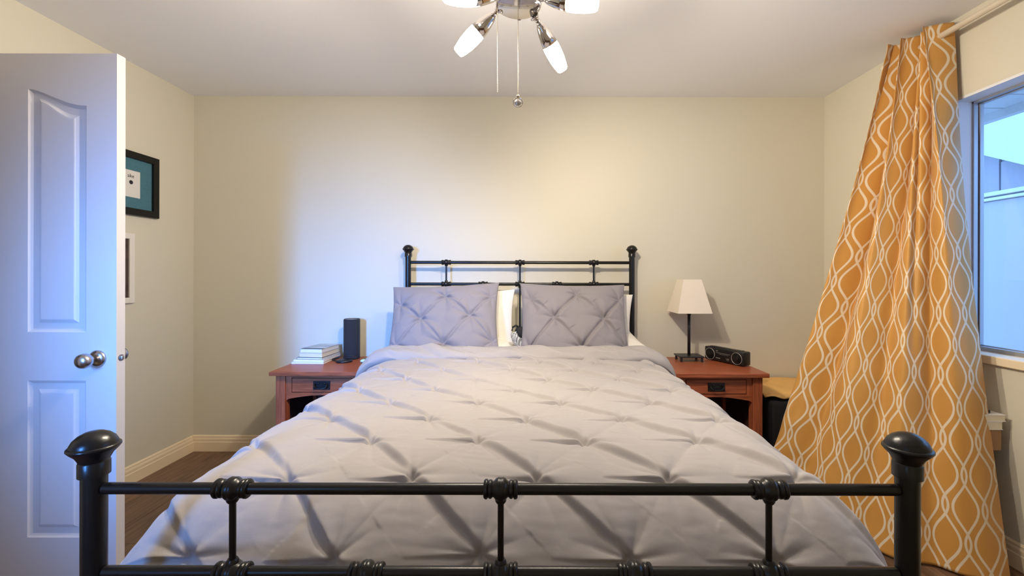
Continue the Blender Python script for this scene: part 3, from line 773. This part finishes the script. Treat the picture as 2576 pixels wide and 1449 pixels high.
text_mesh('number_lettering', "'77", 0.019, 'silver', TM, radio)

# ------------------------------------------------------------------ things on the other nightstand
sp = thing('smart_speaker', 'tall dark cylinder speaker standing near the wall', 'speaker', (-1.158, 2.865, NZ))
bm = BM(); lathe(bm, [(0.048, 0), (0.051, 0.003), (0.0515, 0.012), (0.0515, 0.255), (0.0505, 0.262), (0.047, 0.264), (0.045, 0.258), (0, 0.258)], (0, 0, 0), (0, 0, 1), 40); obj('body', bm, 'speaker', sp, True)
bm = BM(); lathe(bm, [(0.044, 0.2585), (0.044, 0.261), (0, 0.261)], (0, 0, 0), (0, 0, 1), 40); obj('top_plate', bm, 'speaker_top', sp, True)
bm = BM(); lathe(bm, [(0.0522, 0.025), (0.0522, 0.029)], (0, 0, 0), (0, 0, 1), 40); obj('band', bm, 'plastic', sp, True)
ms = thing('computer_mouse', 'flat black rounded gadget lying in front of the dark speaker', 'mouse', (-1.160, 2.752, NZ), R(20))
bm = BM(); lathe(bm, [(0.046, 0.0), (0.05, 0.004), (0.049, 0.010), (0.040, 0.016), (0.02, 0.020), (0, 0.021)], (0, 0, 0), (0, 0, 1), 32)
bmesh.ops.scale(bm, verts=bm.verts, vec=(1.0, 0.8, 1)); obj('body', bm, 'plastic', ms, True)
bm = BM(); tube(bm, [(-0.03, 0.025, 0.005), (-0.06, 0.05, 0.004), (-0.075, 0.085, 0.004), (-0.055, 0.12, 0.004), (-0.04, 0.16, 0.004)], 0.004, 8); obj('cable', bm, 'plastic', ms, True)
tb_ = thing('tablet', 'small mint green cased tablet half under the duvet edge', 'tablet', (-0.985, 2.80, NZ), R(-6))
bm = BM(); box(bm, -0.055, 0.055, -0.085, 0.085, 0.004, 0.020, 0.006, 3); obj('case', bm, 'mint', tb_, True)
bm = BM(); box(bm, -0.045, 0.045, -0.060, 0.078, 0.0195, 0.0215, 0.001); obj('screen', bm, 'glass_dark', tb_)
bm = BM(); box(bm, -0.05, 0.05, -0.08, 0.08, 0.0, 0.0045, 0.001); obj('base', bm, 'plastic', tb_)
bm = BM(); box(bm, -0.014, 0.014, -0.079, -0.066, 0.019, 0.0212, 0.001); obj('button', bm, 'plastic', tb_)

# books: fore-edges to the camera
def book(label, x0, x1, y0, y1, z0, th, cover, pages, rz=0.0, cth=0.0012, band=None, round_sp=False):
    cx, cy = (x0 + x1) / 2, (y0 + y1) / 2
    t = thing('book', label, 'book', (cx, cy, z0), rz, 'books on the nightstand')
    hx, hy = (x1 - x0) / 2, (y1 - y0) / 2
    bm = BM(); box(bm, -hx, hx, -hy, hy, 0, cth); obj('cover', bm, cover, t)
    bm = BM(); box(bm, -hx, hx, -hy, hy, th - cth, th); top = obj('cover', bm, cover, t)
    bm = BM(); box(bm, -hx - 0.0003, -hx + cth, -hy, hy, cth, th - cth); obj('spine', bm, cover, t)
    bm = BM(); box(bm, -hx + cth, hx - 0.002, -hy + 0.002, hy - 0.002, cth, th - cth); obj('pages', bm, pages, t)
    if band:
        bm = BM(); box(bm, -hx, hx, -hy, -hy + band, th - 0.0001, th + 0.0003); obj('cover_print', bm, 'cover_dark', top)
    return t
z = NZ + 0.0005
book('white magazine at the bottom of the stack of books', -1.462, -1.262, 2.690, 2.935, z, 0.012, 'cover_w', 'paper_w', 0.0); z += 0.0125
book('white magazine second from the bottom of the stack of books', -1.452, -1.258, 2.700, 2.925, z, 0.011, 'cover_w', 'paper_w', R(-3)); z += 0.0115
book('slim dark-backed white notebook under the two thick paperbacks', -1.434, -1.268, 2.710, 2.930, z, 0.011, 'cover_dark', 'paper_w', R(-5)); z += 0.0115
book('thick cream paperback second from the top of the stack', -1.424, -1.272, 2.720, 2.930, z, 0.027, 'cover_tan', 'paper', R(-6)); z += 0.0275
book('paperback with blue-grey cover and dark band on top of the stack', -1.418, -1.274, 2.722, 2.925, z, 0.024, 'cover_blue', 'paper_w', R(-6), band=0.035)

# ------------------------------------------------------------------ framed pictures on the left wall
def picture(name, label, y0, y1, z0, z1, bw, fm, dep=0.022):
    t = thing(name, label, 'picture', (XL, (y0 + y1) / 2, (z0 + z1) / 2), 0)
    hy, hz = (y1 - y0) / 2, (z1 - z0) / 2
    for (a, b_, c, d) in ((-hy, -hy + bw, -hz, hz), (hy - bw, hy, -hz, hz), (-hy + bw, hy - bw, -hz, -hz + bw), (-hy + bw, hy - bw, hz - bw, hz)):
        bm = BM(); box(bm, 0.001, dep, a, b_, c, d, 0.002); obj('frame_bar', bm, fm, t)
    return t, hy, hz
t, hy, hz = picture('framed_picture', 'black framed picture with teal mat and small white card', 2.245, 2.668, 1.549, 1.915, 0.040, 'frame_black')
bm = BM(); box(bm, 0.003, 0.008, -hy + 0.038, hy - 0.038, -hz + 0.038, hz - 0.038); obj('mat_board', bm, 'teal', t)
cy0 = 2.365 - t.location.y; cy1 = 2.547 - t.location.y; cz0 = 1.652 - t.location.z; cz1 = 1.806 - t.location.z
bm = BM(); box(bm, 0.008, 0.010, cy0, cy1, cz0, cz1); card = obj('card', bm, 'card', t)
TM = Matrix.Translation((0.0102, 2.488 - t.location.y, 1.773 - t.location.z)) @ Matrix(((0, 0, 1, 0), (1, 0, 0, 0), (0, 1, 0, 0), (0, 0, 0, 1)))
tx = text_mesh('card_lettering', 'ake', 0.030, 'ink', TM, t)
bm = BM(); lathe(bm, [(0.012, 0), (0.0115, 0.001), (0, 0.0012)], (0.010, 2.489 - t.location.y, 1.737 - t.location.z), (1, 0, 0), 20); obj('card_dot', bm, 'ink', t)
t, hy, hz = picture('framed_picture', 'white framed dark print hanging below the teal picture', 2.10, 2.509, 1.043, 1.443, 0.032, 'frame_white', 0.016)
bm = BM(); box(bm, 0.003, 0.008, -hy + 0.03, hy - 0.03, -hz + 0.03, hz - 0.03); obj('print', bm, 'print_dark', t)

# ------------------------------------------------------------------ ceiling light with four spot heads and two pull chains
FX, FY, FZ = -0.030, 1.45, 2.106
fan = thing('ceiling_light', 'chrome ceiling light with four lit frosted spots and two pull chains', 'ceiling light', (FX, FY, ZC))
FINV = Matrix.Translation((-FX, -FY, -ZC))
def fpart(name, bm, m, parent=None, sm=True):
    o = obj(name, bm, m, parent or fan, sm)
    if parent is None: o.matrix_parent_inverse = FINV
    try: o.data.set_sharp_from_angle(angle=R(40))
    except Exception: pass
    return o
bm = BM(); lathe(bm, [(0.068, 0), (0.068, -0.012), (0.055, -0.035), (0.022, -0.05), (0.0, -0.05)], (FX, FY, ZC), (0, 0, 1), 40); fpart('canopy', bm, 'chrome')
bm = BM(); rod(bm, (FX, FY, FZ + 0.06), (FX, FY, ZC - 0.045), 0.012, 16); fpart('stem', bm, 'chrome')
bm = BM(); lathe(bm, [(0.0, 0.0), (0.068, 0.0), (0.074, 0.003), (0.0765, 0.010), (0.0765, 0.060), (0.066, 0.075), (0.03, 0.085), (0, 0.086)], (FX, FY, FZ), (0, 0, 1), 56); fpart('housing', bm, 'chrome')
bm = BM(); box(bm, FX - 0.006, FX + 0.006, FY + 0.074, FY + 0.086, FZ + 0.006, FZ + 0.016, 0.002); fpart('slide_switch', bm, 'plastic')
heads = [((-0.110, 1.482, 2.108), (-0.2454, 1.525, 1.992)), ((0.036, 1.508, 2.094), (0.126, 1.595, 1.972)),
         ((0.050, 1.420, 2.116), (0.226, 1.375, 2.066)), ((-0.096, 1.405, 2.112), (-0.262, 1.325, 2.062))]
for hk, (a0, a1) in enumerate(heads):
    a0, a1 = Vector(a0), Vector(a1); d = (a1 - a0).normalized(); L = (a1 - a0).length
    hd_ = bpy.data.objects.new('spot_head', None); C.objects.link(hd_); hd_.parent = fan; hd_.matrix_parent_inverse = FINV; hd_.location = a0
    HI = Matrix.Translation(-a0)
    def hp(name, bm, m):
        o = obj(name, bm, m, hd_, True); o.matrix_parent_inverse = HI; return o
    c = Vector((FX, FY, a0.z + 0.01)); rim = c + (Vector((a0.x, a0.y, c.z)) - c).normalized() * 0.070
    bm = BM(); lathe(bm, [(0.017, 0), (0.017, 0.004), (0.010, 0.010), (0.006, 0.016), (0.006, 0.03)], rim, a0 - rim + Vector((0, 0, 0.001)), 20); hp('arm', bm, 'chrome')
    bm = BM(); lathe(bm, [(0.009, -0.006), (0.0095, 0.0), (0.007, 0.006), (0.011, 0.010), (0.016, 0.020), (0.0215, 0.040), (0.0260, 0.062), (0.0285, 0.085), (0.0275, 0.085), (0.0, 0.072)], a0, d, 32); hp('cone', bm, 'chrome')
    g0 = 0.082
    bm = BM(); lathe(bm, [(0.0, g0), (0.0270, g0), (0.0288, g0 + 0.012), (0.0290, g0 + 0.03), (0.0272, g0 + 0.06), (0.0228, g0 + 0.085), (0.0195, g0 + 0.098), (0.015, g0 + 0.103), (0, g0 + 0.104)], a0, d, 32); hp('frosted_glass', bm, 'bulb')
    # the reflector bulb throws most of its light forwards, out of the mouth of the glass
    sl_ = bpy.data.lights.new('reflector_bulb', 'SPOT'); sl_.energy = SPOT * (0.92, 1.0, 0.74, 0.72)[hk]; sl_.color = BULB_COL; sl_.spot_size = R(168); sl_.spot_blend = 0.7; sl_.shadow_soft_size = 0.022
    lo = bpy.data.objects.new('reflector_bulb', sl_); C.objects.link(lo); lo.location = a0 + d * (g0 + 0.128); lo.rotation_euler = d.to_track_quat('-Z', 'Y').to_euler()
def chain(px, py, ztop, zbot, name='pull_chain'):
    bm = BM(); n_ = int((ztop - zbot) / 0.0052)
    for k in range(n_):
        zz = ztop - (k + 0.5) * (ztop - zbot) / n_
        bmesh.ops.create_icosphere(bm, subdivisions=1, radius=0.0016, matrix=Matrix.Translation((px, py, zz)))
    rod(bm, (px, py, zbot), (px, py, ztop), 0.0006, 5)
    return fpart(name, bm, 'chain')
chain(-0.101, 1.452, 2.112, 1.822)
pc = chain(-0.032, 1.452, FZ + 0.002, 1.812)
bm = BM(); lathe(bm, [(0.0, -0.004), (0.004, -0.003), (0.0055, 0.0), (0.004, 0.003), (0, 0.004)], (-0.032, 1.452, 1.810), (0, 0, 1), 12); fpart('chain_bead', bm, 'chain')
bm = BM()
tube(bm, [(-0.032 + 0.0155 * math.cos(k * PI / 12), 1.452, 1.789 + 0.0155 * math.sin(k * PI / 12)) for k in range(25)], 0.0019, 8); fpart('pendant_ring', bm, 'chrome')
bm = BM(); lathe(bm, [(0.0, -0.003), (0.006, -0.003), (0.0115, 0.0), (0.006, 0.003), (0.0, 0.003)], (-0.032, 1.452, 1.789), (0, 1, 0), 12); fpart('pendant_crystal', bm, 'nickel', None, False)

# ------------------------------------------------------------------ curtain rod and curtain
RXp, RZp = 1.945, 2.338
cr = thing('curtain_rod', 'white curtain rod running along the top of the window wall', 'curtain rod', (RXp, 2.33, RZp))
bm = BM(); rod(bm, (0, 0.0, 0), (0, -2.2, 0), 0.0135, 20); obj('pole', bm, 'rod', cr, True)
bm = BM(); lathe(bm, [(0.0135, -0.002), (0.017, 0.002), (0.012, 0.008), (0.016, 0.014), (0.021, 0.024), (0.018, 0.034), (0.008, 0.041), (0, 0.042)], (0, 0, 0), (0, 1, 0), 20); obj('finial', bm, 'rod', cr, True)
for yy in (-0.02, -1.9):
    bm = BM(); box(bm, -0.006, XR - RXp - 0.001, yy - 0.008, yy + 0.008, -0.024, -0.012, 0.002); box(bm, XR - RXp - 0.006, XR - RXp - 0.001, yy - 0.012, yy + 0.012, -0.045, 0.02, 0.001); obj('bracket', bm, 'rod', cr)

ns, nz_ = 420, 230
s = np.linspace(0, 1, ns); tz = np.linspace(0, 1, nz_)
Ss, Tz = np.meshgrid(s, tz)
ZT2, ZB2 = 2.400, 0.012
CW = 1.06
Zc = ZT2 + (ZB2 - ZT2) * Tz
topx = np.full_like(s, 1.935); topy = 2.245 - 0.20 * s
bx = np.interp(s, [0, 0.2, 0.4, 0.6, 0.8, 1.0], [1.235, 1.315, 1.43, 1.565, 1.715, 1.885])
by = np.interp(s, [0, 0.2, 0.4, 0.6, 0.8, 1.0], [2.300, 2.125, 1.985, 1.868, 1.762, 1.660])
kk = np.hanning(81); kk /= kk.sum()
pad = lambda q: np.r_[q[0] + (q[0] - q[40:0:-1]), q, q[-1] + (q[-1] - q[-2:-42:-1])]
bx = np.convolve(pad(bx), kk, 'valid'); by = np.convolve(pad(by), kk, 'valid')
Wl = Tz ** 1.12                 # left edge flares early
Wr = Tz ** 1.02
Wt = Wl * (1 - Ss) + Wr * Ss
PX = topx[None, :] * (1 - Wt) + bx[None, :] * Wt
PYc = topy[None, :] * (1 - Wt) + by[None, :] * Wt
gx = np.gradient(PX, axis=1); gy = np.gradient(PYc, axis=1); gl_ = np.hypot(gx, gy)
nxc, nyc = gy / gl_, -gx / gl_      # points towards the room (-x,-y)
ph = 2 * PI * (3.6 * Ss + 0.10 * np.sin(2 * PI * Ss * 1.3 + 0.7)) + 0.25 * np.sin(3 * Tz)
a_top = 0.076
Am = a_top * (1 - Tz) ** 0.8 * (0.8 + 0.35 * np.sin(2 * PI * Ss * 0.9 + 1.0)) + 0.013 * Tz ** 0.5
foldc = Am * (np.sin(ph) + 0.18 * np.sin(2 * ph + 0.6))
foldc += 0.018 * np.sin(2 * PI * (1.6 * Ss + 0.1) + 1.2 * Tz) * Tz * (1 - 0.3 * Tz)
foldc += 0.0045 * noise2(Ss * 1.2, Zc * 0.5, 61, 3, 2.5) * Tz
lowleft = np.clip((0.35 - Ss) / 0.35, 0, 1) * np.clip((0.75 - Zc) / 0.6, 0, 1)
foldc += 0.028 * lowleft * noise2(Ss * 1.5, Zc, 63, 3, 2.2)
foldc -= 0.055 * np.clip((Ss - 0.90) / 0.10, 0, 1) ** 2 * (0.3 + 0.7 * Tz)     # the leading edge curls back to the window
foldc -= 0.055 * np.exp(-((Ss - 0.62 - 0.05 * Tz) / 0.030) ** 2) * np.clip(1 - Tz * 1.5, 0, 1) ** 0.7     # one deep pleat
skx = 0.5 * Am * np.sin(2 * ph) * (1 - Tz)       # folds tuck sideways near the header
Xc = PX + nxc * foldc + gx / gl_ * skx * 0.3; Yc = PYc + nyc * foldc + gy / gl_ * skx * 0.3
Xc = np.minimum(Xc, XR - 0.012)
Zc2 = Zc + 0.012 * np.sin(ph * 0.5 + 1) * (Tz < 0.02) * 0
cu = grid_mesh('curtain', Xc, Yc, Zc2, 'curtain', None, (Ss * CW, Zc))
so = cu.modifiers.new('thickness', 'SOLIDIFY'); so.thickness = 0.002
tag(cu, 'mustard curtain with interlaced cream ogee lines gathered beside the window', 'curtain')

# ------------------------------------------------------------------ clutter behind the curtain
bag = thing('storage_bag', 'black fabric bag under a mustard cloth beside the lamp nightstand', 'bag', (1.68, 2.74, 0))
bm = BM(); box(bm, -0.27, 0.27, -0.19, 0.20, 0, 0.492, 0.05, 4)
for vv in bm.verts:
    if vv.co.z > 0.1: vv.co.x += 0.012 * math.sin(vv.co.z * 17 + vv.co.y * 9); vv.co.y += 0.010 * math.sin(vv.co.z * 13 + vv.co.x * 7)
obj('body', bm, 'bagblack', bag, True)
cloth_n = 60
u = np.linspace(-1, 1, cloth_n); U, V = np.meshgrid(u, u)
Xq = 1.68 + 0.285 * U; Yq = 2.745 + 0.205 * V
edge = np.clip((np.abs(V) - 0.80) / 0.2, 0, 1) * (V < 0)
Zq = 0.508 + 0.006 * noise2(Xq, Yq, 71, 3, 3.5) - 0.022 * edge ** 2 * (1 + 0.6 * np.sin(Xq * 34)) + 0.01
Yq = Yq - 0.012 * edge * np.sin(Xq * 27)
mc = grid_mesh('folded_cloth', Xq, Yq, Zq, 'mustard'); so = mc.modifiers.new('thickness', 'SOLIDIFY'); so.thickness = 0.006
tag(mc, 'folded mustard cloth lying over the black bag', 'cloth')

st = thing('side_table', 'small dark side table standing behind the mustard curtain', 'table', (1.925, 1.88, 0))
bm = BM(); box(bm, -0.06, 0.045, -0.055, 0.14, 0.405, 0.478, 0.003); obj('top', bm, 'darkwood', st)
for sx in (-0.04, 0.025):
    for sy in (-0.0, 0.12):
        bm = BM(); box(bm, sx - 0.015, sx + 0.015, sy - 0.015, sy + 0.015, 0, 0.405); obj('leg', bm, 'darkwood', st)
bm = BM(); box(bm, 1.885, 1.988, 1.815, 2.01, 0.479, 0.565, 0.002); tag(obj('cardboard_box', bm, 'cardboard'), 'brown cardboard box under white books behind the curtain', 'box')
def book2(label, x0, x1, y0, y1, z0, th):
    t = thing('book', label, 'book', ((x0 + x1) / 2, (y0 + y1) / 2, z0), 0, 'books behind the curtain')
    hx, hy = (x1 - x0) / 2, (y1 - y0) / 2
    bm = BM(); box(bm, -hx, hx, -hy, hy, 0, 0.002); obj('cover', bm, 'cover_w', t)
    bm = BM(); box(bm, -hx, hx, -hy, hy, th - 0.002, th); obj('cover', bm, 'cover_w', t)
    bm = BM(); box(bm, -hx + 0.002, hx - 0.003, -hy + 0.001, hy - 0.002, 0.002, th - 0.002); obj('pages', bm, 'paper', t)
book2('thick white book on the cardboard box behind the curtain', 1.890, 1.992, 1.812, 1.99, 0.566, 0.034)
book2('white book topmost on the stack behind the curtain', 1.893, 2.004, 1.812, 1.98, 0.6005, 0.028)
gd = thing('charger', 'little black gadget on the white books behind the curtain', 'gadget', (1.93, 1.86, 0.629))
bm = BM(); box(bm, -0.04, 0.035, -0.025, 0.03, 0, 0.012, 0.003); obj('base', bm, 'plastic', gd)
bm = BM(); box(bm, -0.03, 0.03, -0.02, 0.02, 0.012, 0.026, 0.003); obj('body', bm, 'plastic', gd)

# ------------------------------------------------------------------ outside the window
bm = BM(); box(bm, 2.4, 14, -6, 14, -0.45, -0.35); g_ = struct(obj('ground', bm, 'ground'))
sf = thing('roof_overhang', 'white grooved roof overhang above the window outside', 'overhang', (2.5, 2, 2.2))
SI = Matrix.Translation((-2.5, -2, -2.2))
for k in range(24):
    y = -0.8 + k * 0.2
    bm = BM(); box(bm, 2.20, 2.86, y + 0.004, y + 0.196, 2.215, 2.235, 0.003); o = obj('soffit_board', bm, 'white_vinyl', sf); o.matrix_parent_inverse = SI
bm = BM(); box(bm, 2.86, 2.90, -0.8, 4.0, 2.165, 2.36, 0.003); o = obj('fascia', bm, 'white_vinyl', sf); o.matrix_parent_inverse = SI
bm = BM(); box(bm, 2.20, 2.86, -0.8, 4.0, 2.236, 2.26); o = obj('backing', bm, 'siding', sf); o.matrix_parent_inverse = SI
fe = thing('garden_fence', 'pale panel fence with white top rail outside the window', 'fence', (4.1, 3.5, -0.35))
FI = Matrix.Translation((-4.1, -3.5, 0.35))
for k in range(5):
    y = 0.2 + k * 1.5
    bm = BM(); box(bm, 4.08, 4.12, y + 0.003, y + 1.497, -0.35, 1.86); o = obj('panel', bm, 'fence', fe); o.matrix_parent_inverse = FI
for z0, z1 in ((1.865, 1.89), (1.905, 1.94)):
    bm = BM(); box(bm, 4.05, 4.15, 0.2, 7.7, z0, z1, 0.004); o = obj('rail', bm, 'white_vinyl', fe); o.matrix_parent_inverse = FI
nb = thing('neighbour_house', 'neighbouring house with pale vertical siding and bright white roof', 'house', (7.3, 6, -0.35))
NI = Matrix.Translation((-7.3, -6, 0.35))
for k in range(22):
    y = 1.0 + k * 0.45
    bm = BM(); box(bm, 6.98, 7.02, y + 0.012, y + 0.438, -0.35, min(4.2, max(1.2, 2.07 + 0.5278 * (y - 4.6) + 0.10)), 0.004); o = obj('siding_board', bm, 'siding', nb); o.matrix_parent_inverse = NI
bm = BM(); prism(bm, [(1.0, -0.35), (8.2, -0.35), (8.2, 3.95), (4.6, 2.05), (2.9, 1.15), (1.0, 1.2)], 7.02, 7.2, 'yz'); o = obj('wall', bm, 'siding', nb); o.matrix_parent_inverse = NI
bm = BM(); prism(bm, [(4.6, 2.07), (8.2, 3.97), (8.2, 5.2), (4.6, 5.2)], 6.6, 6.95, 'yz')
# roof slopes away from the eave
for vv in bm.verts:
    if vv.co.z > 5: vv.co.x += 3.0
o = obj('roof', bm, 'white_roof', nb); o.matrix_parent_inverse = NI
